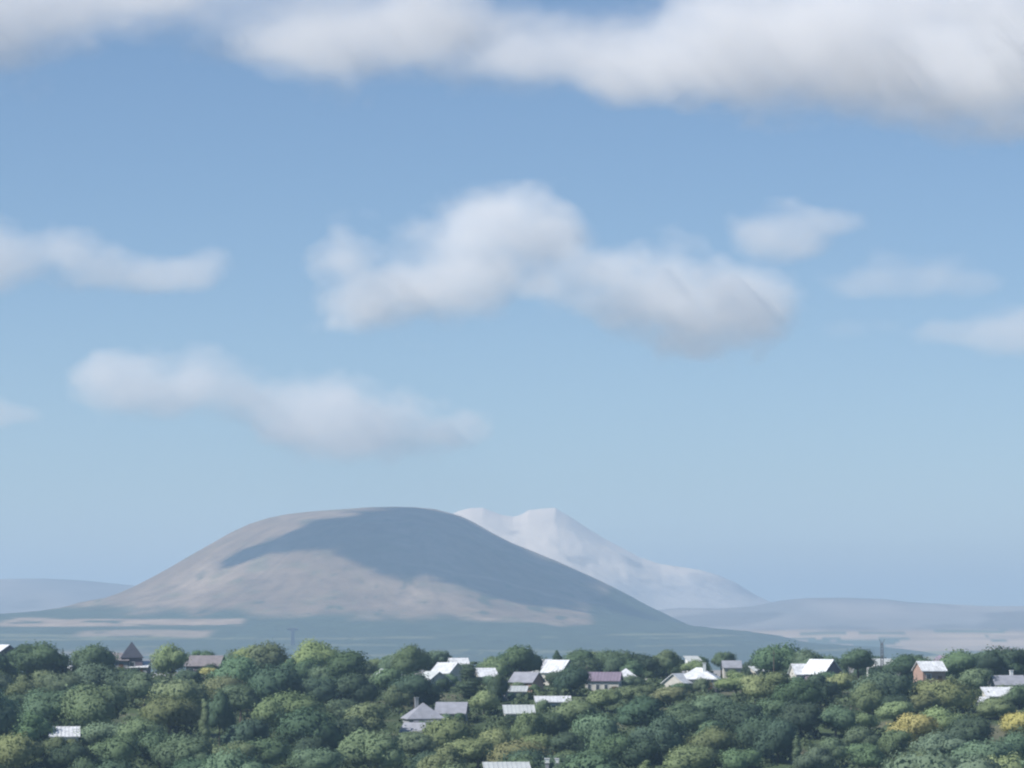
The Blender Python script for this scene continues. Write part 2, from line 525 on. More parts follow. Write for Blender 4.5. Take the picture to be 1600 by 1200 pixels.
def house(name, label, u, v_top, wpx, rise, wall_h, depth, roof='gable_x', yaw=0.0, rm='white_roof', wm='cream_wall', wins=2, chimney=None, over=0.4,
          hide=None, v_show=None, D=None, door=True, group=None, lift=0.0):
    """v_top: picture height of the ridge; rise: metres of roof; wpx: width along the local x axis in pixels"""
    Htot = wall_h + rise
    if D is None:
        yy = np.linspace(600, RIDGE_Y + 15, 400)
        gz = np.interp(yy, GD[:, 0], GD[:, 1])
        vv = 960 - (gz + Htot + lift) / yy * LENS_PX
        D = float(np.interp(-v_top, -vv, yy))
    x0, _, zt = P(u, v_top, D)
    base = zt - Htot
    W = wpx / LENS_PX * D
    root = empty(name, (x0, D, base), yaw)
    tag(root, label, 'house', group)
    hw, hd, h = W / 2, depth / 2, wall_h
    w_ = MB()
    foot = -2.5
    wallbox = [(-hw, -hd), (hw, -hd), (hw, hd), (-hw, hd)]
    for i in range(4):
        a, b_ = wallbox[i], wallbox[(i + 1) % 4]
        w_.poly((*a, foot), (*b_, foot), (*b_, h), (*a, h))
    r = MB()
    ox, oy = hw + over, hd + over
    th = 0.16
    if roof == 'gable_x':                      # ridge along x, slopes face front and back
        sl_ = rise / hd
        ze, zr = h - over * sl_ + th, h + rise + th
        r.slab([(-ox, -oy, ze), (ox, -oy, ze), (ox, 0, zr), (-ox, 0, zr)], th)
        r.slab([(ox, oy, ze), (-ox, oy, ze), (-ox, 0, zr), (ox, 0, zr)], th)
        w_.poly((-hw, hd, h), (-hw, -hd, h), (-hw, 0, h + rise))
        w_.poly((hw, -hd, h), (hw, hd, h), (hw, 0, h + rise))
    elif roof == 'gable_y':                    # ridge along y, gable faces front
        sl_ = rise / hw
        ze, zr = h - over * sl_ + th, h + rise + th
        r.slab([(-ox, oy, ze), (-ox, -oy, ze), (0, -oy, zr), (0, oy, zr)], th)
        r.slab([(ox, -oy, ze), (ox, oy, ze), (0, oy, zr), (0, -oy, zr)], th)
        w_.poly((-hw, -hd, h), (hw, -hd, h), (0, -hd, h + rise))
        w_.poly((hw, hd, h), (-hw, hd, h), (0, hd, h + rise))
    elif roof == 'hip':
        k = max(ox - oy, 0.0) if ox > oy else 0.0
        ze, zr = h - 0.12 + th, h + rise + th
        r.slab([(-ox, -oy, ze), (ox, -oy, ze), (k, 0, zr), (-k - 1e-3, 0, zr)], th)
        r.slab([(ox, oy, ze), (-ox, oy, ze), (-k - 1e-3, 0, zr), (k, 0, zr)], th)
        r.slab([(ox, -oy, ze), (ox, oy, ze), (k, 0, zr)], th)
        r.slab([(-ox, oy, ze), (-ox, -oy, ze), (-k - 1e-3, 0, zr)], th)
    elif roof == 'shed':                       # one slope that faces the viewer
        ze, zr = h - over * rise / depth + th, h + rise + th
        r.slab([(-ox, -oy, ze), (ox, -oy, ze), (ox, oy, zr), (-ox, oy, zr)], th)
        w_.poly((-hw, hd, h), (-hw, -hd, h), (-hw, hd, h + rise))
        w_.poly((hw, -hd, h), (hw, hd, h), (hw, hd, h + rise))
        w_.poly((hw, hd, h), (-hw, hd, h), (-hw, hd, h + rise), (hw, hd, h + rise))
    if rm in ('white_roof', 'dull_roof', 'purple_roof') and roof in ('gable_x', 'shed'):     # standing seams of the sheet metal
        yt, zt_ = (0.0, zr) if roof == 'gable_x' else (oy, zr)
        k_ = int(2 * ox / 0.75)
        for i in range(k_ + 1):
            xr = -ox + 0.05 + (2 * ox - 0.1) * i / k_
            r.slab([(xr - 0.045, -oy + 0.01, ze + 0.07), (xr + 0.045, -oy + 0.01, ze + 0.07), (xr + 0.045, yt - 0.02, zt_ + 0.07), (xr - 0.045, yt - 0.02, zt_ + 0.07)], 0.066)
    w_.build('wall', M[wm], root)
    ro = r.build('roof', M[rm], root)
    if chimney:
        c = MB()
        cx, cyy, cm = chimney
        c.box(cx - 0.35, cx + 0.35, cyy - 0.35, cyy + 0.35, h + rise * 0.3, h + rise + 1.1)
        c.box(cx - 0.45, cx + 0.45, cyy - 0.45, cyy + 0.45, h + rise + 1.1, h + rise + 1.25)
        c.build('chimney', M[cm], ro)
    for i in range(wins):
        xw = -hw + W * (i + 0.5) / wins
        if door and i == wins - 1 and wins > 1:
            d_ = MB()
            d_.box(xw - 0.5, xw + 0.5, -hd - 0.05, -hd + 0.02, 0.0, 2.1)
            dd = d_.build('door', M['wood'], root)
            kn = MB()
            kn.bar((xw + 0.35, -hd - 0.05, 1.0), (xw + 0.35, -hd - 0.13, 1.0), 0.04)
            kn.build('handle', M['steel'], dd)
        else:
            window(root, xw, -hd, h * 0.36, min(1.3, W / wins * 0.5), h * 0.42)
    m_px = LENS_PX / D
    vs = v_show if v_show is not None else v_top + (rise + 0.15) * m_px
    houses.append((u - wpx / 2 - 6, u + wpx / 2 + 6, v_top, vs, D, x0, max(W, depth) * 0.6))
    return root


# left part of the slope
house('village_house', 'lavender walled house with white roof cut by the left picture edge', 2, 1008, 46, 2.2, 3.6, 7, 'gable_y', 40, 'white_roof', 'plum_wall', 1)
house('garage', 'small pale lean-to shed below the lavender house at the left edge', 16, 1032, 24, 0.9, 2.2, 3.2, 'shed', -12, 'dull_roof', 'white_wall', 0)
house('shed', 'tiny bright white roofed shed among trees left of the pointed dark roof', 110, 1040, 15, 0.9, 2.0, 2.6, 'hip', -20, 'white_roof', 'white_wall', 0)
house('tower_house', 'house with steep dark pyramid roof, behind a long white roof', 206, 1004, 32, 3.7, 4.5, 4.9, 'hip', 8, 'dark_roof', 'plum_wall', 1, over=0.3)
house('village_house', 'low house with dull lavender roof just left of the dark pyramid roof', 180, 1021, 40, 1.6, 3.0, 6, 'gable_x', 4, 'brown_roof', 'grey_wall', 2)
house('long_house', 'long narrow white roof in front of the dark pyramid roof', 205, 1034, 56, 1.3, 2.5, 5.0, 'shed', -6, 'white_roof', 'grey_wall', 3)
house('village_house', 'house with broad grey brown gabled roof on the left skyline', 322, 1025, 52, 2.3, 3.0, 8.5, 'gable_x', -8, 'brown_roof', 'plum_wall', 3)
house('village_house', 'lone white roofed house deep among trees low on the left', 101, 1137, 42, 1.6, 2.8, 5.0, 'shed', 7, 'white_roof', 'white_wall', 2)
# the middle
house('shed', 'small white gable among trees left of the pale slanted roof', 597, 1046, 20, 1.5, 2.4, 4, 'gable_y', 10, 'dull_roof', 'white_wall', 0)
house('village_house', 'dull pale slanted roof sloping to the right, below the white roof pair', 676, 1050, 38, 2.0, 2.6, 6, 'gable_y', 30, 'dull_roof', 'cream_wall', 1)
house('village_house', 'bright white roofed house left of the dark column tree', 700, 1036, 32, 2.2, 3.0, 7, 'gable_x', -30, 'white_roof', 'cream_wall', 2)
house('village_house', 'higher white roof just behind the bright white roofed house', 716, 1029, 26, 1.4, 3.2, 5, 'gable_x', 12, 'white_roof', 'white_wall', 1)
house('village_house', 'white boxy house between dark column tree and round skyline tree', 761, 1045, 27, 1.8, 2.8, 6, 'shed', 9, 'white_roof', 'cream_wall', 1)
house('manor_house', 'large grey hip roofed house in the middle of the wood', 661, 1099, 54, 3.0, 2.6, 7.0, 'hip', 12, 'grey_roof', 'grey_wall', 3, chimney=(-1.2, 0.6, 'grey_wall'))
house('porch', 'low grey porch roof in front of the large grey hip roofed house', 667, 1120, 40, 0.9, 2.2, 3.2, 'shed', 10, 'grey_roof', 'grey_wall', 2)
house('annex', 'small grey gabled annex lowest in front of the large grey house', 650, 1130, 34, 1.5, 2.2, 4.4, 'gable_x', -22, 'grey_roof', 'grey_wall', 1)
house('village_house', 'grey gabled house directly right of the large grey hip roofed house', 706, 1098, 44, 2.0, 2.6, 6.5, 'gable_x', -5, 'grey_roof', 'grey_wall', 2)
house('village_house', 'grey house with two tone gable in front of the round skyline tree', 823, 1051, 38, 2.0, 2.6, 6, 'gable_x', -26, 'grey_roof', 'brick_wall', 2)
house('long_house', 'long dull pale roof below the grey house in mid village', 803, 1073, 38, 1.0, 2.3, 4, 'shed', -4, 'dull_roof', 'grey_wall', 2)
house('shed', 'pale little hut with square front beside the dark tree in mid village', 780, 1081, 9, 0.6, 1.7, 1.8, 'gable_y', 0, 'dull_roof', 'white_wall', 0)
house('long_house', 'long pale green grey roof left of the long white flat roof', 811, 1103, 44, 1.5, 2.3, 5, 'shed', 3, 'dull_roof', 'cream_wall', 3)
house('long_house', 'long white flat roofed house in the clearing', 864, 1089, 52, 1.0, 2.6, 5, 'shed', 2, 'white_roof', 'grey_wall', 3)
house('village_house', 'white roof at the skyline left of the square topped tree', 848, 1031, 26, 1.8, 3.0, 6, 'gable_x', 16, 'white_roof', 'white_wall', 1)
house('village_house', 'brightest white roof at the skyline touching the square topped tree', 873, 1032, 34, 2.6, 3.0, 7, 'gable_x', -30, 'white_roof', 'cream_wall', 1)
house('village_house', 'plum roofed house with cream walls near the middle of the slope', 943, 1051, 52, 1.7, 3.4, 7.5, 'gable_x', -7, 'purple_roof', 'cream_wall', 4, v_show=1082)
house('village_house', 'white hip roof behind the right end of the plum roofed house', 978, 1045, 30, 2.0, 3.2, 4.4, 'hip', 5, 'white_roof', 'cream_wall', 1)
house('chapel', 'tiny white pointed turret on the skyline right of the white hip roof', 1013, 1029, 9, 1.7, 2.6, 1.5, 'hip', 0, 'white_roof', 'white_wall', 0, over=0.12, door=False)
house('villa', 'large white hip roofed villa in the right half of the village', 1092, 1044, 60, 2.4, 2.9, 7.5, 'hip', -9, 'white_roof', 'grey_wall', 3, chimney=(1.4, -1.2, 'dull_roof'))
house('villa_wing', 'white gabled wing at the left front of the large white villa', 1062, 1053, 36, 1.9, 2.3, 6, 'gable_y', -32, 'white_roof', 'cream_wall', 1)
house('village_house', 'small pale roof on the skyline above the large white villa', 1083, 1026, 18, 1.2, 2.6, 4, 'shed', 14, 'dull_roof', 'white_wall', 1)
house('village_house', 'dull grey house on the skyline right of the large white villa', 1143, 1033, 26, 1.5, 3.0, 5, 'gable_x', 0, 'grey_roof', 'cream_wall', 1)
house('shed', 'little pale shed among bushes right of the dull grey skyline house', 1186, 1042, 20, 1.0, 2.2, 3.6, 'shed', 18, 'dull_roof', 'cream_wall', 0)
# right part
house('village_house', 'white roofed house left of the steep plum gable', 1256, 1038, 36, 2.2, 2.8, 6.5, 'gable_x', 10, 'white_roof', 'cream_wall', 2)
house('village_house', 'steep plum gabled house with white left roof slope', 1284, 1031, 40, 3.0, 3.2, 7.0, 'gable_y', 42, 'white_roof', 'plum_wall', 1)
house('village_house', 'pale blue grey roofed house at the foot of the grey mast', 1376, 1030, 30, 1.7, 3.0, 6, 'gable_x', 20, 'dull_roof', 'white_wall', 1)
house('village_house', 'brick house under a blinding white sheet roof on the right', 1452, 1034, 37, 2.0, 3.4, 6.5, 'gable_x', 14, 'white_roof', 'brick_wall', 2, v_show=1063)
house('village_house', 'lavender roofed house behind the brick house with white sheet roof', 1472, 1025, 24, 1.6, 3.4, 6, 'gable_y', 8, 'purple_roof', 'white_wall', 1)
house('shed', 'small pale gable left of the brick house', 1421, 1040, 15, 1.0, 2.6, 4, 'gable_y', -24, 'dull_roof', 'white_wall', 0)
house('village_house', 'grey roofed house with tall pale chimney near the right picture edge', 1574, 1056, 46, 1.9, 2.8, 6.5, 'gable_x', 6, 'grey_roof', 'grey_wall', 2, chimney=(1.0, 0.3, 'white_wall'))
house('village_house', 'white roofed house below the grey house with tall pale chimney', 1562, 1075, 46, 1.7, 2.8, 6, 'shed', 4, 'white_roof', 'cream_wall', 2)
house('shed', 'small white shed at the lower left of the white roofed right house', 1534, 1090, 15, 0.8, 2.2, 2.6, 'shed', -20, 'white_roof', 'white_wall', 0)
house('long_house', 'pale lavender roof peeping in at the bottom edge of the picture', 792, 1193, 66, 1.2, 2.6, 5, 'shed', 4, 'dull_roof', 'grey_wall', 2, D=612)

# a pair of pale chimney stacks, a mast and a far pylon
for k_, u_ in enumerate((855, 871)):
    D_ = 618.0
    x_, y_, z_ = P(u_, 1184, D_)
    r_ = empty('chimney_stack', (x_, D_, z_ - 4.2))
    tag(r_, ['left one of two pale chimney stacks at the bottom edge', 'right one of two pale chimney stacks at the bottom edge'][k_], 'chimney', 'pair of pale chimney stacks')
    m_ = MB(); m_.box(-0.3, 0.3, -0.3, 0.3, -3, 3.3); m_.build('shaft', M['grey_wall'], r_)
    m_ = MB(); m_.box(-0.42, 0.42, -0.42, 0.42, 3.3, 4.0); m_.box(-0.5, 0.5, -0.5, 0.5, 4.0, 4.12); m_.build('cap', M['white_wall'], r_)

D_ = 893.0
x_, y_, z_ = P(1378, 999, D_)
g_ = float(ground_z(x_, D_))
Hm = z_ - g_
r_ = tag(empty('radio_mast', (x_, D_, g_)), 'grey slender mast with forked top standing on the right skyline', 'mast')
m_ = MB()
for sx, sy in ((-1, -1), (1, -1), (1, 1), (-1, 1)):
    m_.bar((sx * 0.34, sy * 0.34, -1), (sx * 0.26, sy * 0.26, Hm - 1.0), 0.085)
for i in range(14):
    z0, z1 = (Hm - 1.0) * i / 14, (Hm - 1.0) * (i + 1) / 14
    s_ = 0.32 - 0.06 * i / 14
    for a, c in (((-1, -1), (1, -1)), ((1, -1), (1, 1)), ((1, 1), (-1, 1)), ((-1, 1), (-1, -1))):
        p, q = (a, c) if i % 2 else (c, a)
        m_.bar((p[0] * s_, p[1] * s_, z0), (q[0] * s_, q[1] * s_, z1), 0.05, n=4)
m_.build('lattice', M['steel'], r_)
for sx in (-1, 1):
    m_ = MB()
    m_.bar((0.1 * sx, 0, Hm - 1.2), (0.62 * sx, 0, Hm), 0.1, 0.07)
    m_.build('arm', M['steel'], r_)
m_ = MB(); m_.bar((0, 0, Hm - 1.2), (0, 0, Hm - 0.2), 0.06, 0.03); m_.build('aerial', M['steel'], r_)

for u_, v_, D_, lab in ((1209, 1017, 872.0, 'thin bare utility pole on the skyline between the villa and the plum gable'),
                        (647, 1090, 742.0, 'utility pole with crossarm rising behind the large grey hip roofed house'),
                        (917, 1040, 850.0, 'utility pole with crossarm at the left end of the plum roof')):
    x_, y_, z_ = P(u_, v_, D_)
    g_ = float(ground_z(x_, D_))
    r_ = tag(empty('utility_pole', (x_, D_, g_), 20), lab, 'pole', 'utility poles in the village')
    m_ = MB(); m_.bar((0, 0, -1), (0, 0, z_ - g_), 0.16, 0.11, 8); m_.build('shaft', M['bark'], r_)
    m_ = MB(); m_.box(-0.9, 0.9, -0.16, -0.08, z_ - g_ - 0.7, z_ - g_ - 0.58); m_.build('crossarm', M['bark'], r_)

D_ = 9000.0
x_, y_, z_ = P(457.5, 983, D_)
g_ = PLAIN + float(hill_h(np.array(x_), np.array(D_)))
Hm = z_ - g_
M['dark_steel'] = flat_mat('dark_painted_steel', (0.03, 0.032, 0.04), 0.6, 0.3)
r_ = tag(empty('power_pylon', tuple(far((x_, D_, g_)))), 'faint far T shaped pylon before the woods of the dome shaped hill', 'pylon')
r_.scale = (FAR, FAR, FAR)
m_ = MB()
for sx, sy in ((-1, -1), (1, -1), (1, 1), (-1, 1)):
    m_.bar((sx * 2.6, sy * 2.6, -4), (sx * 1.9, sy * 1.9, Hm - 1), 2.9, 2.4)
for i in range(8):
    z0, z1 = Hm * i / 8, Hm * (i + 1) / 8 - 1
    s_ = 2.4 - 0.5 * i / 8
    for sy in (-1, 1):
        m_.bar((-s_, sy * s_, z0), (s_, sy * s_, z1), 0.9, n=4)
        m_.bar((s_, sy * s_, z0), (-s_, sy * s_, z1), 0.5, n=4)
m_.build('lattice', M['dark_steel'], r_)
m_ = MB()
m_.bar((-13.5, 0, Hm), (13.5, 0, Hm), 3.6)
m_.bar((-13.5, 0, Hm - 1), (0, 0, Hm - 5.5), 0.6)
m_.bar((13.5, 0, Hm - 1), (0, 0, Hm - 5.5), 0.6)
m_.build('crossarm', M['dark_steel'], r_)

# ------------------------------------------------------------------ trees
def leaf_mat():
    m, t, b, o = new_mat('leaves')
    oi = node(t, 'ShaderNodeObjectInfo')
    tc = node(t, 'ShaderNodeTexCoord')
    nz = node(t, 'ShaderNodeTexNoise')
    nz.inputs['Scale'].default_value = 0.55
    nz.inputs['Detail'].default_value = 4
    mr = node(t, 'ShaderNodeMapRange')
    mr.inputs[1].default_value, mr.inputs[2].default_value = 0.3, 0.7
    mr.inputs[3].default_value, mr.inputs[4].default_value = 0.72, 1.3
    mx = node(t, 'ShaderNodeMix', data_type='RGBA', blend_type='MULTIPLY')
    mx.inputs[0].default_value = 1
    t.links.new(tc.outputs['Object'], nz.inputs['Vector'])
    t.links.new(nz.outputs[0], mr.inputs[0])
    t.links.new(oi.outputs['Color'], mx.inputs[6])
    t.links.new(mr.outputs[0], mx.inputs[7])
    t.links.new(mx.outputs[2], b.inputs['Base Color'])
    b.inputs['Roughness'].default_value = 0.75
    b.inputs['Specular IOR Level'].default_value = 0.2
    tl = node(t, 'ShaderNodeBsdfTranslucent')
    ms = node(t, 'ShaderNodeMixShader')
    ms.inputs[0].default_value = 0.35
    t.links.new(mx.outputs[2], tl.inputs['Color'])
    t.links.new(b.outputs[0], ms.inputs[1])
    t.links.new(tl.outputs[0], ms.inputs[2])
    t.links.new(ms.outputs[0], o.inputs['Surface'])
    return m


LEAF = leaf_mat()


def unit(v):
    return v / (np.linalg.norm(v, axis=-1, keepdims=True) + 1e-9)


def leaf_quads(c, n, size, r):
    """quads of about the given size at points c facing n"""
    k = len(c)
    a = unit(np.cross(n, r.normal(size=(k, 3))))
    b_ = np.cross(n, a)
    s = (size * r.uniform(0.6, 1.3, k))[:, None]
    t_ = s * r.uniform(0.6, 1.0, (k, 1))
    return np.stack([c - a * s, c - b_ * t_ * 0.8, c + a * s, c + b_ * t_], 1)


def crown_mesh(name, seed, kind, leaves=4200):
    """a crown about 1 wide (x, y) with its foot at z = 0; height depends on the kind"""
    r = np.random.default_rng(seed)
    if kind == 'column':
        n, hh, wid = 11, 4.2, 0.42
        cc = np.stack([r.normal(0, 0.07, n), r.normal(0, 0.07, n), np.linspace(0.35, hh - 0.3, n)], 1)
        rr = wid * (1 - 0.55 * np.abs(np.linspace(-0.7, 1, n)) ** 2) * r.uniform(0.85, 1.1, n)
    elif kind == 'cone':
        n, hh = 12, 1.7
        zz_ = np.linspace(0.2, hh - 0.1, n)
        cc = np.stack([r.normal(0, 0.04, n), r.normal(0, 0.04, n), zz_], 1)
        rr = 0.06 + 0.40 * (1 - zz_ / hh)
    else:
        n = {'round': 12, 'broad': 13, 'loose': 12, 'tall': 13}[kind]
        hh = {'round': 0.92, 'broad': 0.72, 'loose': 1.05, 'tall': 1.35}[kind]
        d = unit(r.normal(size=(n, 3)))
        d[:, 2] = np.abs(d[:, 2]) * 1.25 - 0.45
        q = r.uniform(0.35, 0.86, n)[:, None]
        cc = d * q * np.array([0.5, 0.5, hh * 0.52]) + np.array([0, 0, hh * 0.5])
        rr = r.uniform(0.14, 0.36, n) * (1.1 if kind != 'loose' else 0.9)
        cc[0], rr[0] = (0, 0, hh * 0.5), 0.3
    sq = np.stack([r.uniform(0.85, 1.3, n), r.uniform(0.85, 1.3, n), r.uniform(0.72, 1.0, n)], 1)
    if kind in ('column', 'cone'):
        sq[:] = 1
    allq, alln = [], []
    area = rr ** 2
    for i in range(n):
        k = int(leaves * area[i] / area.sum())
        nn = unit(r.normal(size=(k, 3)))
        bump = vnoise(nn[:, 0] * 2.6 + i * 3.7, nn[:, 1] * 2.6, nn[:, 2] * 2.6) + 0.6 * vnoise(nn[:, 0] * 6 + i, nn[:, 1] * 6 + 9, nn[:, 2] * 6)
        rad = rr[i] * (0.98 + 0.22 * bump) * (1 + 0.06 * r.normal(size=k) + np.where(r.random(k) < 0.14, r.uniform(0.05, 0.28, k), 0))
        p = cc[i] + nn * rad[:, None] * sq[i]
        ins = np.zeros(k, bool)
        for j in range(n):
            if j != i:
                ins |= np.linalg.norm(p - cc[j], axis=1) < rr[j] * 0.86
        p, nn = p[~ins], nn[~ins]
        face = unit(nn + 0.36 * r.normal(size=nn.shape))
        allq.append(leaf_quads(p, face, 0.030, r))
        alln.append(np.repeat(unit(nn * 0.6 + 0.5 * unit(p - np.array([0, 0, hh * 0.42])) + 0.08 * face), 4, 0))
    qv = np.concatenate(allq).reshape(-1, 3)
    nv = np.concatenate(alln)
    # dark inner body so that no light leaks through
    nl, nr_ = 8, 6
    for i in range(n):
        th_ = np.linspace(0, 2 * np.pi, nl, endpoint=False)
        rings = []
        for a in np.linspace(-1.45, 1.45, nr_):
            rings.append(np.stack([np.cos(th_) * math.cos(a), np.sin(th_) * math.cos(a), np.full(nl, math.sin(a))], 1))
        rg = np.stack(rings)                         # nr, nl, 3
        pts = cc[i] + rg * rr[i] * 0.84 * sq[i]
        a_, b_ = rg[:-1], rg[1:]
        f = np.stack([pts[:-1], np.roll(pts[:-1], -1, 1), np.roll(pts[1:], -1, 1), pts[1:]], 2).reshape(-1, 3)
        fn = np.stack([rg[:-1], np.roll(rg[:-1], -1, 1), np.roll(rg[1:], -1, 1), rg[1:]], 2).reshape(-1, 3)
        qv = np.concatenate([qv, f])
        nv = np.concatenate([nv, fn])
    fc = np.arange(len(qv)).reshape(-1, 4)
    me = mesh_np(name, qv, fc, LEAF, True)
    me.normals_split_custom_set_from_vertices(unit(nv).astype(np.float32))
    return me, hh


def trunk_mesh(seed, hh):
    r = np.random.default_rng(seed)
    m_ = MB()
    top = np.array([r.normal(0, 0.02), r.normal(0, 0.02), 0.3 * hh])
    m_.bar((0, 0, -1.2), top, 0.046, 0.028, 7)
    for i in range(4):
        w_ = 2 * math.pi * (i + r.uniform(0, 0.6)) / 4
        m_.bar(top * r.uniform(0.75, 1.0), (0.26 * math.cos(w_), 0.26 * math.sin(w_), hh * r.uniform(0.45, 0.65)), 0.02, 0.008, 5)
    me = bpy.data.meshes.new('trunk')
    me.from_pydata(m_.v, [], m_.f)
    me.materials.append(M['bark'])
    return me


PROTO = {}
for kind, cnt in (('round', 5), ('broad', 5), ('loose', 5), ('tall', 3), ('column', 1), ('cone', 1)):
    PROTO[kind] = []
    for i in range(cnt):
        cm_, hh_ = crown_mesh('crown', 100 + 10 * len(PROTO) + i, kind, 5600)
        PROTO[kind].append((cm_, trunk_mesh(200 + i, hh_), hh_))

TONES = {
    'dark': ((0.076, 0.122, 0.076), 'dark green'),
    'green': ((0.128, 0.195, 0.108), 'mid green'),
    'grey': ((0.150, 0.212, 0.132), 'grey green'),
    'olive': ((0.185, 0.235, 0.122), 'olive green'),
    'lime': ((0.245, 0.300, 0.140), 'yellowish green'),
    'yellow': ((0.54, 0.50, 0.20), 'golden yellow'),
    'rust': ((0.235, 0.250, 0.125), 'brownish olive'),
}
SHAPE = {'round': 'round tree', 'broad': 'broad domed tree', 'loose': 'loose crowned tree', 'tall': 'tall tree', 'column': 'slender column tree', 'cone': 'pointed conifer'}
trees = []           # dicts, built at the end so that labels can tell them apart


def solve_tree(u, v, wpx, hpx):
    """crown centre (u, v), width and height in photograph pixels -> position on the slope and size in metres"""
    yy = np.linspace(585, 930, 400)
    vg = 960 - np.interp(yy, GD[:, 0], GD[:, 1]) / yy * LENS_PX
    y = float(np.interp(-(v + 0.62 * hpx), -vg, yy)) if v + 0.62 * hpx < vg[0] else 585.0
    if v + 0.62 * hpx < vg[:300].min():
        y = 885.0
    m = y / LENS_PX
    return (u - 800) * m, y, wpx * m, hpx * m, CZ + (960 - v) * m


SPEC = """
70 1040 62 50 green round|38 1083 36 46 olive loose|105 1072 58 44 grey round|160 1070 62 44 grey broad|158 1106 86 60 olive broad|80 1108 72 52 green round|28 1106 50 48 green loose
45 1142 60 48 green round|226 1076 52 42 grey loose|268 1036 46 46 lime round|296 1066 40 40 dark tall|285 1090 72 44 olive broad|268 1120 76 46 olive broad|325 1051 22 18 yellow loose
374 1058 58 56 green round|392 1034 40 34 lime round|345 1122 30 70 dark tall|322 1130 14 84 olive column|376 1096 52 46 green loose|32 1182 70 58 lime round|114 1184 58 48 dark round
168 1150 60 36 grey broad|222 1150 56 40 olive broad|252 1172 60 48 green round|302 1182 72 46 grey broad|372 1180 62 46 olive round|180 1182 70 44 green broad|150 1032 50 34 green broad
45 1025 46 30 dark round|420 1036 58 50 olive round|432 1078 70 52 dark broad|490 1036 58 50 lime round|545 1044 58 54 green tall|500 1080 56 46 dark round|556 1080 52 46 dark round
640 1038 44 48 green tall|604 1068 46 44 green loose|652 1084 56 46 dark round|458 1114 84 52 olive round|420 1120 46 52 olive loose|486 1150 84 56 dark broad|574 1130 66 56 olive loose
420 1176 62 48 green round|500 1190 66 46 grey round|590 1178 78 50 olive broad|650 1168 58 46 grey loose|702 1154 76 44 olive broad|746 1174 62 46 lime loose|756 1098 38 38 lime loose
735 1062 30 62 dark column|776 1078 26 40 dark tall|812 1034 52 42 green round|870 1028 18 26 dark cone|906 1036 46 42 green tall|898 1068 40 40 dark round|960 1034 50 30 green broad
1000 1036 42 30 dark round|1040 1034 30 30 olive round|822 1140 44 62 lime loose|866 1140 52 50 green loose|902 1122 56 44 olive round|1002 1122 56 56 dark tall|1030 1156 60 60 dark round
1072 1132 56 56 green tall|1112 1106 60 44 grey loose|1150 1122 60 52 dark round|1184 1152 60 54 dark broad|1050 1166 14 36 grey column|1116 1168 56 46 olive round|1082 1190 68 36 lime broad
1150 1188 56 40 green round|1004 1176 56 48 dark round|960 1172 60 52 green round|930 1150 58 48 grey broad|1210 1036 60 40 green broad|1215 1076 54 46 olive loose|1178 1078 46 40 lime loose
1250 1084 54 46 green round|1282 1080 38 44 dark round|1312 1068 40 34 lime loose|1340 1034 44 40 green tall|1380 1082 74 54 grey broad|1354 1094 40 42 olive round|1408 1044 46 34 dark round
1500 1046 54 42 green round|1570 1036 58 34 dark broad|1470 1088 70 44 rust broad|1522 1066 46 38 olive loose|1428 1140 56 56 yellow loose|1468 1130 58 50 lime loose|1592 1132 54 26 yellow broad
1514 1146 62 46 dark round|1556 1108 52 36 olive loose|1243 1172 13 52 grey column|1268 1192 48 44 grey round|1300 1172 36 34 grey round|1350 1186 54 44 green loose|1396 1166 52 46 olive loose
1470 1172 70 46 grey round|1532 1186 78 48 grey broad|1588 1172 50 46 green round|1250 1124 58 48 dark round|1304 1128 52 42 green round|1342 1130 44 38 olive loose|1395 1116 50 38 lime loose
1440 1100 50 36 rust loose|1590 1090 34 34 green round|1206 1112 52 44 green loose|1215 1158 52 48 dark broad|1345 1156 44 36 grey round|1110 1148 40 40 green loose|940 1096 56 36 olive loose
880 1168 44 40 dark tall|1000 1086 52 34 olive loose|1046 1090 50 32 rust loose|1150 1070 50 32 lime loose|530 1112 56 44 green loose|545 1150 50 50 dark round|620 1092 40 36 olive loose|840 1168 46 36 olive round
""".replace('\n', '|').strip('|').split('|')
tr = random.Random(11)
for t_ in SPEC:
    if not t_.strip():
        continue
    u_, v_, w_, h_, tone, kind = t_.split()
    x, y, wm, hm_, zc = solve_tree(float(u_), float(v_), float(w_), float(h_))
    trees.append(dict(x=x, y=y, w=wm, h=hm_, zc=zc, tone=tone, kind=kind))


def clash(x, y, r):
    for a in houses:
        if math.hypot(x - a[5], y - a[4]) < a[6] + r * 0.35:
            return True
    return False


trees = [t_ for t_ in trees if not clash(t_['x'], t_['y'], 0)]
for k_ in range(80):
    x = (-1 + 2 * (k_ + tr.uniform(0.1, 0.9)) / 80) * 131
    y = tr.uniform(858, 935)
    wm = tr.uniform(4.6, 7.2)
    kind = tr.choices(['round', 'broad', 'loose', 'tall'], [4, 4, 4, 1])[0]
    hm_ = wm * {'round': 0.92, 'broad': 0.72, 'loose': 0.95, 'tall': 1.15}[kind]
    gz = float(ground_z(x, y))
    top = CZ + (960 - (1023 + 8 * math.sin(x / 11.0) + tr.uniform(0, 14))) * y / LENS_PX
    zc = max(top - hm_ / 2, gz + hm_ * 0.4)
    u_, v_ = to_px(x, y, zc)
    m_px = LENS_PX / y
    if clash(x, y, wm * 0.4):
        continue
    if any(y < a[4] and u_ + 0.4 * wm * m_px > a[0] and u_ - 0.4 * wm * m_px < a[1] and v_ - hm_ / 2 * m_px < a[3] for a in houses):
        continue
    tone = tr.choices(['dark', 'green', 'grey', 'olive', 'lime'], [4, 6, 4, 4, 1])[0]
    trees.append(dict(x=x, y=y, w=wm, h=hm_, zc=zc, tone=tone, kind=kind))
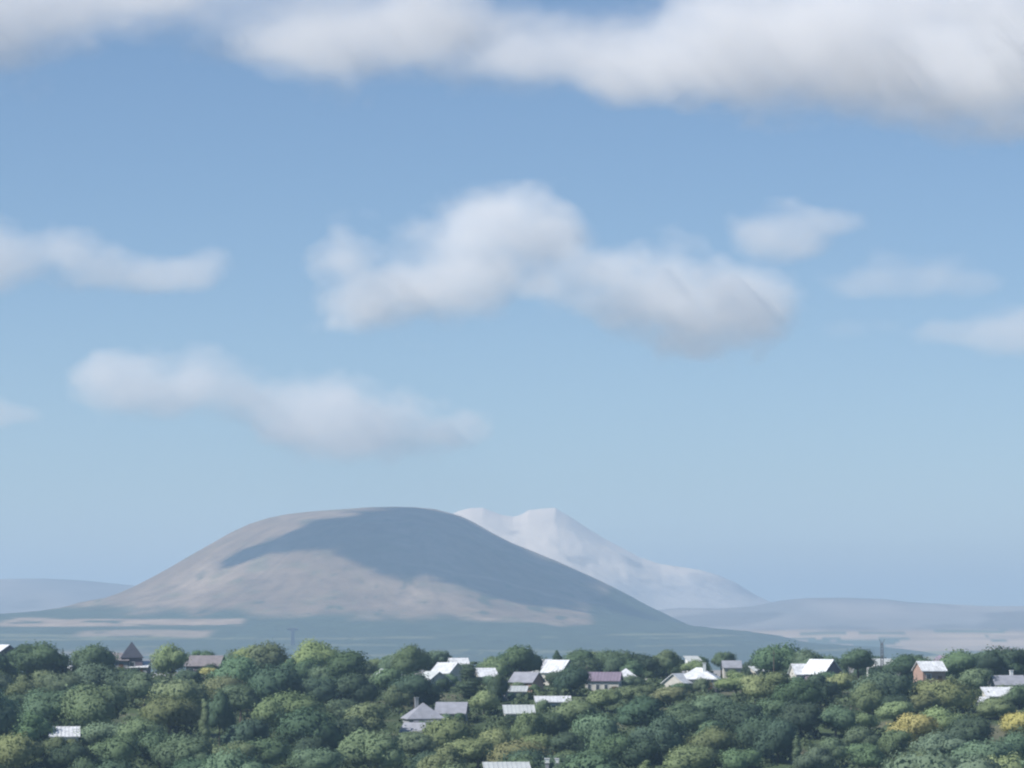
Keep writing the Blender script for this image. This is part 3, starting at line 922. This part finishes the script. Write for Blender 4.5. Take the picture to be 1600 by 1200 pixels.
for a in houses:
    wide = a[1] - a[0] - 12
    for k_ in range(1 if wide < 30 else 2):
        y = a[4] - a[6] * 1.0 - tr.uniform(1.0, 4.0)
        u_ = a[0] + 6 + wide * ((k_ + tr.uniform(0.15, 0.85)) / (1 if wide < 30 else 2))
        x = (u_ - 800) / LENS_PX * y
        gz = float(ground_z(x, y))
        top = P(u_, a[3] + tr.uniform(-1, 5), y)[2]
        hm_ = min(max((top - gz) * 0.95, 1.6), 4.2)
        wm = hm_ * tr.uniform(0.95, 1.35)
        if a[4] < 690 or any(y < b_[4] - 2 and abs(u_ - (b_[0] + b_[1]) / 2) < (b_[1] - b_[0]) / 2 and a[3] < b_[3] for b_ in houses if b_ is not a):
            continue
        trees.append(dict(x=x, y=y, w=wm, h=hm_, zc=top - hm_ / 2, tone=tr.choice(['dark', 'green', 'green', 'olive', 'grey']), kind=tr.choice(['round', 'broad', 'loose'])))
keep = []
for t_ in trees:
    u_, v_ = to_px(t_['x'], t_['y'], t_['zc'])
    f = 0.35 if t_['tone'] in ('yellow', 'lime') or t_['kind'] == 'column' else 0.0
    keep.append((t_['y'], u_, t_['w'] * LENS_PX / t_['y'], v_ + f * t_['h'] * LENS_PX / t_['y']))
want, tries = 298, 0
while len(trees) < want and tries < 40000:
    tries += 1
    y = 588 + (930 - 588) * tr.random() ** 0.9
    x = (tr.random() * 2 - 1) * (0.152 * y)
    f = (y - 588) / 342
    wm = tr.uniform(7.5, 13.0) * (1 - 0.32 * f)
    kind = tr.choices(['round', 'broad', 'loose', 'tall', 'column', 'cone'], [3, 2.5, 4, 2.2, 0.5, 0.35])[0]
    wm *= {'column': 0.26, 'cone': 0.5}.get(kind, tr.choice([0.7, 1.0, 1.0, 1.15]))
    hm_ = wm * {'round': 0.92, 'broad': 0.72, 'loose': 1.0, 'tall': 1.3, 'column': 4.2, 'cone': 1.9}[kind]
    gz = float(ground_z(x, y))
    zc = gz + hm_ * 0.62 + tr.uniform(0.3, 1.6)
    if any(math.hypot(x - q['x'], (y - q['y'])) < 0.42 * (wm + q['w']) for q in trees) or clash(x, y, wm):
        continue
    uc, vc = to_px(x, y, zc)
    m_px = LENS_PX / y
    u0, u1, v0, v1 = uc - wm / 2 * m_px, uc + wm / 2 * m_px, vc - hm_ / 2 * m_px, vc + hm_ / 2 * m_px
    sky_line = 1022 + 7 * math.sin(uc / 90.0)
    if v0 < sky_line or v0 > 1196 or u1 < -4 or u0 > 1604:
        continue
    if any(y < a[4] and u1 > a[0] and u0 < a[1] and v0 < a[3] and v1 > a[2] for a in houses):
        continue
    if any(y < q[0] and abs(uc - q[1]) < 0.42 * (u1 - u0 + q[2]) and v0 < q[3] for q in keep):
        continue
    tone = tr.choices(['dark', 'green', 'grey', 'olive', 'lime', 'rust'], [5, 6, 5, 5, 1.6, 0.5])[0]
    trees.append(dict(x=x, y=y, w=wm, h=hm_, zc=zc, tone=tone, kind=kind))
print('trees', len(trees), 'tries', tries)

LAND = [('the dark pyramid roof', 206, 1016), ('the grey brown gabled roof', 325, 1033), ('the lone low left white house', 101, 1145), ('the large grey hip roofed house', 660, 1112),
        ('the bright white roofed house', 702, 1045), ('the long white flat roof', 864, 1096), ('the plum roofed house', 943, 1062), ('the large white villa', 1085, 1055),
        ('the steep plum gable', 1284, 1045), ('the grey mast', 1378, 1035), ('the brick house', 1452, 1047), ('the tall pale chimney', 1580, 1062), ('the golden yellow tree', 1424, 1142),
        ('the bottom edge chimney pair', 863, 1192), ('the white right edge house', 1562, 1082), ('the bottom left picture corner', 0, 1200), ('the bottom right picture corner', 1600, 1200),
        ('the tiny white roofed shed', 110, 1045), ('the slender conifer at bottom right', 1243, 1172), ('the small white gable', 597, 1052), ('the skyline turret', 1013, 1036),
        ('the slender poplar at left', 322, 1130)]
DIRS = ['right of', 'above and right of', 'above', 'above and left of', 'left of', 'below and left of', 'below', 'below and right of']
ORD = ['', 'second ', 'third ', 'fourth ', 'fifth ', 'sixth ', 'seventh ', 'eighth ', 'ninth ']
bins = {}
for t_ in trees:
    u_, v_ = to_px(t_['x'], t_['y'], t_['zc'])
    best = min(LAND, key=lambda L: math.hypot(L[1] - u_, 1.3 * (L[2] - v_)))
    if t_['kind'] == 'column' and math.hypot(best[1] - u_, best[2] - v_) < 12 or (t_['tone'] == 'yellow' and math.hypot(best[1] - u_, best[2] - v_) < 12):
        best = sorted(LAND, key=lambda L: math.hypot(L[1] - u_, 1.3 * (L[2] - v_)))[1]
    a = math.atan2(best[2] - v_, u_ - best[1])
    key = (best[0], int(round(a / (math.pi / 4))) % 8, t_['tone'], t_['kind'])
    bins.setdefault(key, []).append((math.hypot(u_ - best[1], v_ - best[2]), id(t_), t_))
for (ln, d_, tone, kind), L in bins.items():
    for i, (_, _, t_) in enumerate(sorted(L)):
        t_['label'] = f"{ORD[min(i, 8)]}{TONES[tone][1]} {SHAPE[kind]} {DIRS[d_]} {ln}"

for t_ in trees:
    pk = PROTO[t_['kind']]
    cm_, tm_, hh_ = pk[tr.randrange(len(pk))]
    nm = {'column': 'poplar_tree', 'cone': 'conifer_tree'}.get(t_['kind'], 'tree')
    gz = float(ground_z(t_['x'], t_['y']))
    wscale = {'column': 0.84, 'cone': 0.9}.get(t_['kind'], 1.02)
    sx = t_['w'] / wscale * 1.18
    sz = t_['h'] / hh_ * (1.0 if t_['kind'] in ('column', 'cone') else 1.12)
    z0 = t_['zc'] - t_['h'] / 2
    root = empty(nm, (t_['x'], t_['y'], gz), tr.uniform(0, 360))
    tag(root, t_['label'], 'tree', 'trees of the wooded village slope')
    cr = link(bpy.data.objects.new('crown', cm_), root)
    cr.location = (0, 0, z0 - gz)
    cr.scale = (sx, sx, sz)
    c0 = TONES[t_['tone']][0]
    j = tr.uniform(0.86, 1.34)
    cr.color = (c0[0] * j * tr.uniform(0.92, 1.08), c0[1] * j, c0[2] * j * tr.uniform(0.9, 1.1), 1)
    tk = link(bpy.data.objects.new('trunk', tm_), root)
    tk.location = (0, 0, z0 - gz)
    tk.scale = (sx, sx, sz)

# undergrowth: bushes between and behind the trees
r = np.random.default_rng(31)
nb = 2300
by = 575 + 385 * r.random(nb)
bx = (r.random(nb) * 2 - 1) * (0.165 * by + 6)
ok = np.ones(nb, bool)
for a in houses:
    ok &= np.hypot(bx - a[5], by - a[4]) > a[6] * 1.05
    if a[4] < 690:
        ok &= ~((np.abs(bx - a[5]) < a[6] * 1.2) & (by < a[4]) & (by > a[4] - 14))
bx, by = bx[ok], by[ok]
nb = len(bx)
bz = ground_z(bx, by)
bh = r.uniform(0.9, 2.4, nb)
bw = bh * r.uniform(0.9, 1.7, nb)
per = 46
nn = unit(r.normal(size=(nb, per, 3)))
nn[..., 2] = np.abs(nn[..., 2])
pp = np.stack([bx, by, bz], 1)[:, None] + nn * np.stack([bw, bw, bh], 1)[:, None] * r.uniform(0.75, 1.0, (nb, per, 1))
q = leaf_quads(pp.reshape(-1, 3), unit(nn + 0.5 * r.normal(size=nn.shape)).reshape(-1, 3), 0.42, r)
me = mesh_np('undergrowth', q.reshape(-1, 3), np.arange(len(q) * 4).reshape(-1, 4), LEAF, True)
me.normals_split_custom_set_from_vertices(np.repeat(unit(nn.reshape(-1, 3) + np.array([0, 0, 0.3])), 4, 0).astype(np.float32))
o = tag(link(bpy.data.objects.new('undergrowth', me)), 'low green bushes growing between the village trees', None, None, 'stuff')
o.color = (0.105, 0.145, 0.075, 1)

# ------------------------------------------------------------------ clouds (all above the haze)
def surface_nets(F, lo, step):
    """closed mesh of F > 0 on a regular grid; F must be negative on the border"""
    s = F > 0
    nx, ny, nz = F.shape
    acc = np.zeros((nx - 1, ny - 1, nz - 1, 3))
    cnt = np.zeros((nx - 1, ny - 1, nz - 1))
    cs = [(a, b, c) for a in (0, 1) for b in (0, 1) for c in (0, 1)]
    sl_ = lambda A, c: A[c[0]:nx - 1 + c[0], c[1]:ny - 1 + c[1], c[2]:nz - 1 + c[2]]
    for i, p in enumerate(cs):
        for q in cs[i + 1:]:
            if sum(abs(p[k] - q[k]) for k in range(3)) != 1:
                continue
            fa, fb = sl_(F, p), sl_(F, q)
            cr = (fa > 0) != (fb > 0)
            tt = np.where(cr, fa / np.where(cr, fa - fb, 1), 0)
            for k in range(3):
                acc[..., k] += np.where(cr, p[k] + tt * (q[k] - p[k]), 0)
            cnt += cr
    act = cnt > 0
    idx = np.full(act.shape, -1)
    idx[act] = np.arange(act.sum())
    cell = np.argwhere(act)
    vv = (cell + acc[act] / cnt[act][:, None]) * step + lo
    quads = []
    for ax in range(3):
        o1, o2 = [(1, 2), (2, 0), (0, 1)][ax]
        A = np.moveaxis(s, (ax, o1, o2), (0, 1, 2))
        I = np.moveaxis(idx, (ax, o1, o2), (0, 1, 2))
        ch = A[:-1, 1:-1, 1:-1] != A[1:, 1:-1, 1:-1]
        e = np.argwhere(ch)
        if not len(e):
            continue
        x, y, z = e[:, 0], e[:, 1] + 1, e[:, 2] + 1
        qd = np.stack([I[x, y - 1, z - 1], I[x, y, z - 1], I[x, y, z], I[x, y - 1, z]], 1)
        ins = A[x, y, z]
        qd[~ins] = qd[~ins][:, ::-1]
        quads.append(qd)
    return vv, np.concatenate(quads)


def cloud_mat(name, density):
    m = bpy.data.materials.new(name)
    m.use_nodes = True
    t = m.node_tree
    t.nodes.remove(t.nodes['Principled BSDF'])
    p = node(t, 'ShaderNodeVolumePrincipled')
    p.inputs['Color'].default_value = (1, 1, 1, 1)
    p.inputs['Density'].default_value = density
    p.inputs['Anisotropy'].default_value = 0.0
    t.links.new(p.outputs[0], t.nodes['Material Output'].inputs['Volume'])
    return m


def cloud(label, lobes, Y, seed, strength=1.0, step=3.6, rough=0.6, levels=((-0.2, 0.2), (-0.06, 0.26), (0.08, 0.34), (0.24, 0.4), (0.42, 0.45)), place=None):
    """lobes: (u, v, ru, rv[, depth]) in photograph pixels, turned into metres at distance Y"""
    L = np.array([(tuple(l) + (0.0, 0.0))[:6] if len(l) == 4 else (tuple(l) + (0.0,))[:6] for l in lobes], float)
    px = Y / LENS_PX
    cu, cv = L[:, 0].mean(), L[:, 1].mean()
    c0 = np.array(place if place is not None else P(cu, cv, Y))
    ctr = np.stack([(L[:, 0] - cu), L[:, 4] * 1.0, -(L[:, 1] - cv)], 1)
    rad = np.stack([L[:, 2], np.where(L[:, 5] > 0, L[:, 5], np.sqrt(L[:, 2] * L[:, 3]) * 1.25), L[:, 3]], 1)
    lo = (ctr - rad * 1.45).min(0) - 2 * step
    hi = (ctr + rad * 1.45).max(0) + 2 * step
    n = np.ceil((hi - lo) / step).astype(int) + 1
    g = [lo[k] + step * np.arange(n[k]) for k in range(3)]
    X, Yg, Z = np.meshgrid(*g, indexing='ij', sparse=False)
    a = 70.0
    wx = 9 * fbm(X / a, Yg / a, Z / a + seed, 2)
    wz = 7 * fbm(X / a + 31, Yg / a, Z / a + seed, 2)
    F = np.zeros(X.shape)
    for c, r in zip(ctr, rad):
        d = np.sqrt(((X + wx - c[0]) / r[0]) ** 2 + ((Yg - c[1]) / r[1]) ** 2 + ((Z + wz - c[2]) / r[2]) ** 2)
        F += np.exp(5.5 * (1 - d))
    F = np.log(F + 1e-9) / 5.5
    big = fbm(X / 105, Yg / 105, Z / 62 + seed * 3, 2, 0.5)
    fine = fbm(X / 34 + 0.6 * big, Yg / 34, Z / 25 + seed * 5, 3, 0.62)
    F = F + rough * (1.15 * big + 0.6 * fine * np.clip(1.15 - F, 0.35, 1.3)) + 0.02
    for k in range(3):
        for e in (0, -1):
            idx = [slice(None)] * 3
            idx[k] = e
            F[tuple(idx)] = -1
    root = None
    for lev, dens in levels:
        if (F > lev).sum() < 60:
            continue
        vv, q = surface_nets(F - lev, lo, step)
        m = mesh_np('cloud' if root is None else 'cloud_core', vv * px, q,
                    cloud_mat('cloud_vapour', strength * dens / (150.0 * px)), True)
        o = bpy.data.objects.new('cloud' if root is None else 'cloud_core', m)
        link(o, root)
        if root is None:
            root = o
            o.location = c0
            tag(o, label, 'cloud', 'clouds drifting over the plain')
    return root


cloud('largest cloud in mid sky with two white humps, above and right of the hill top',
      [(535, 410, 58, 50), (575, 445, 85, 55), (645, 455, 105, 48), (735, 385, 90, 55, 30), (795, 350, 95, 52, 20), (855, 365, 60, 50), (715, 440, 80, 40),
       (850, 450, 60, 30, -60), (890, 432, 85, 46, -60), (955, 432, 85, 56, -60), (1030, 465, 105, 58, -40), (1085, 495, 95, 54, -10), (1140, 470, 65, 50), (1195, 482, 62, 44)], 22500, 3.0)
cloud('long white cloud low in the sky above the left side of the hill',
      [(165, 602, 52, 36), (215, 588, 66, 46), (300, 598, 66, 42), (390, 618, 70, 40), (450, 640, 95, 48), (520, 650, 95, 54), (570, 678, 85, 38), (640, 674, 72, 36), (695, 674, 50, 24)], 36000, 2.3)
cloud('thin white cloud at the left picture edge with a tail to the right',
      [(-60, 400, 90, 50), (20, 395, 80, 42), (90, 392, 55, 30), (160, 420, 70, 26), (230, 432, 70, 22), (300, 430, 55, 22), (330, 412, 34, 22)], 23000, 4.1, 0.75)
cloud('small puff of cloud right of the large two humped cloud',
      [(1190, 366, 42, 30), (1240, 362, 58, 34), (1300, 352, 50, 22)], 20500, 15.6, 0.8)
cloud('faint flat cloud right of the small puff',
      [(1370, 440, 70, 20), (1440, 425, 75, 27), (1475, 415, 45, 26), (1520, 435, 40, 18)], 21500, 6.2, 0.42)
cloud('faint cloud touching the right picture edge below the flat cloud',
      [(1640, 500, 90, 42), (1570, 520, 80, 28), (1490, 520, 55, 18)], 26500, 7.7, 0.5)
cloud('very faint small wisp under the small puff of cloud',
      [(1330, 520, 38, 18), (1380, 515, 35, 14)], 26000, 8.9, 0.22)
cloud('tiny low cloud at the left picture edge above the faint hills',
      [(-20, 648, 45, 22), (25, 652, 30, 14)], 37000, 9.3, 0.7)
cloud('huge white cloud filling the top right corner of the sky',
      [(830, 100, 90, 40), (920, 105, 110, 45), (1030, 95, 120, 50), (1130, 70, 130, 65), (1240, 75, 140, 80), (1350, 95, 140, 75), (1470, 105, 130, 80), (1580, 110, 110, 85),
       (1700, 70, 160, 110), (1200, -5, 120, 50, 120, 100), (1400, -5, 140, 50, 130, 100), (1600, -10, 150, 50, 130, 100)], 11900, 13.4, 0.75, 6.0)
cloud('soft greyish cloud at the top edge, left of the huge white cloud',
      [(440, 70, 60, 50), (500, 60, 85, 75), (590, 40, 110, 60), (680, 25, 110, 55)], 14800, 11.8, 0.5, 6.0)
cloud('thin pale veil of cloud joining the cloud masses along the top edge',
      [(-60, 20, 160, 60), (120, 10, 150, 42), (300, 0, 150, 34), (470, 45, 150, 66), (640, 40, 160, 60), (800, 60, 150, 62), (960, 80, 150, 52), (1150, 60, 170, 70), (1350, 60, 190, 90), (1560, 80, 190, 90)], 15500, 33.1, 0.35, 7.0)
cloud('soft cloud in the top left corner of the sky',
      [(-80, 30, 140, 80), (40, 30, 100, 60), (120, 5, 90, 45), (220, -5, 100, 35), (-20, -20, 90, 40)], 12400, 13.1, 0.6, 6.0)


def hill_point(u, v):
    """where the line of sight of (u, v) meets the hill"""
    yy = np.linspace(7400, HY + 900, 1500)
    xx, _, _ = P(u, v, 1.0)
    zz = np.array([P(u, v, y)[2] for y in yy])
    hit = np.nonzero(PLAIN + hill_h(xx * yy, yy) > zz)[0]
    y = yy[hit[0]] if len(hit) else HY
    return np.array(P(u, v, y))


# the cloud high above, outside the picture, that shades the upper right of the hill
SH = [(640, 806, 190), (700, 822, 180), (600, 822, 150), (650, 845, 180), (720, 855, 200), (770, 850, 170), (800, 885, 170), (740, 895, 170), (690, 885, 120), (830, 905, 130), (545, 826, 115), (490, 836, 100), (440, 850, 80), (402, 862, 62), (368, 872, 45), (780, 915, 110)]
pts = []
for u_, v_, rr_ in SH:
    p_ = hill_point(u_, v_)
    pts.append(np.append(far(p_ + SUNV * ((CZ + 2700 - p_[2]) / SUNV[2])), rr_ * FAR))
pts = np.array(pts)
mid = pts[:, :3].mean(0)
print('shade cloud at', mid, pts[:, :3].min(0), pts[:, :3].max(0))
cloud('cloud drifting high above the dome shaped hill and shading it', [(p_[0], 0.0, p_[3] * 0.95, 75.0 * FAR, p_[1] - mid[1], p_[3] * 1.25) for p_ in pts], LENS_PX, 21.0, 1.45, 14.0, 0.75, place=mid)
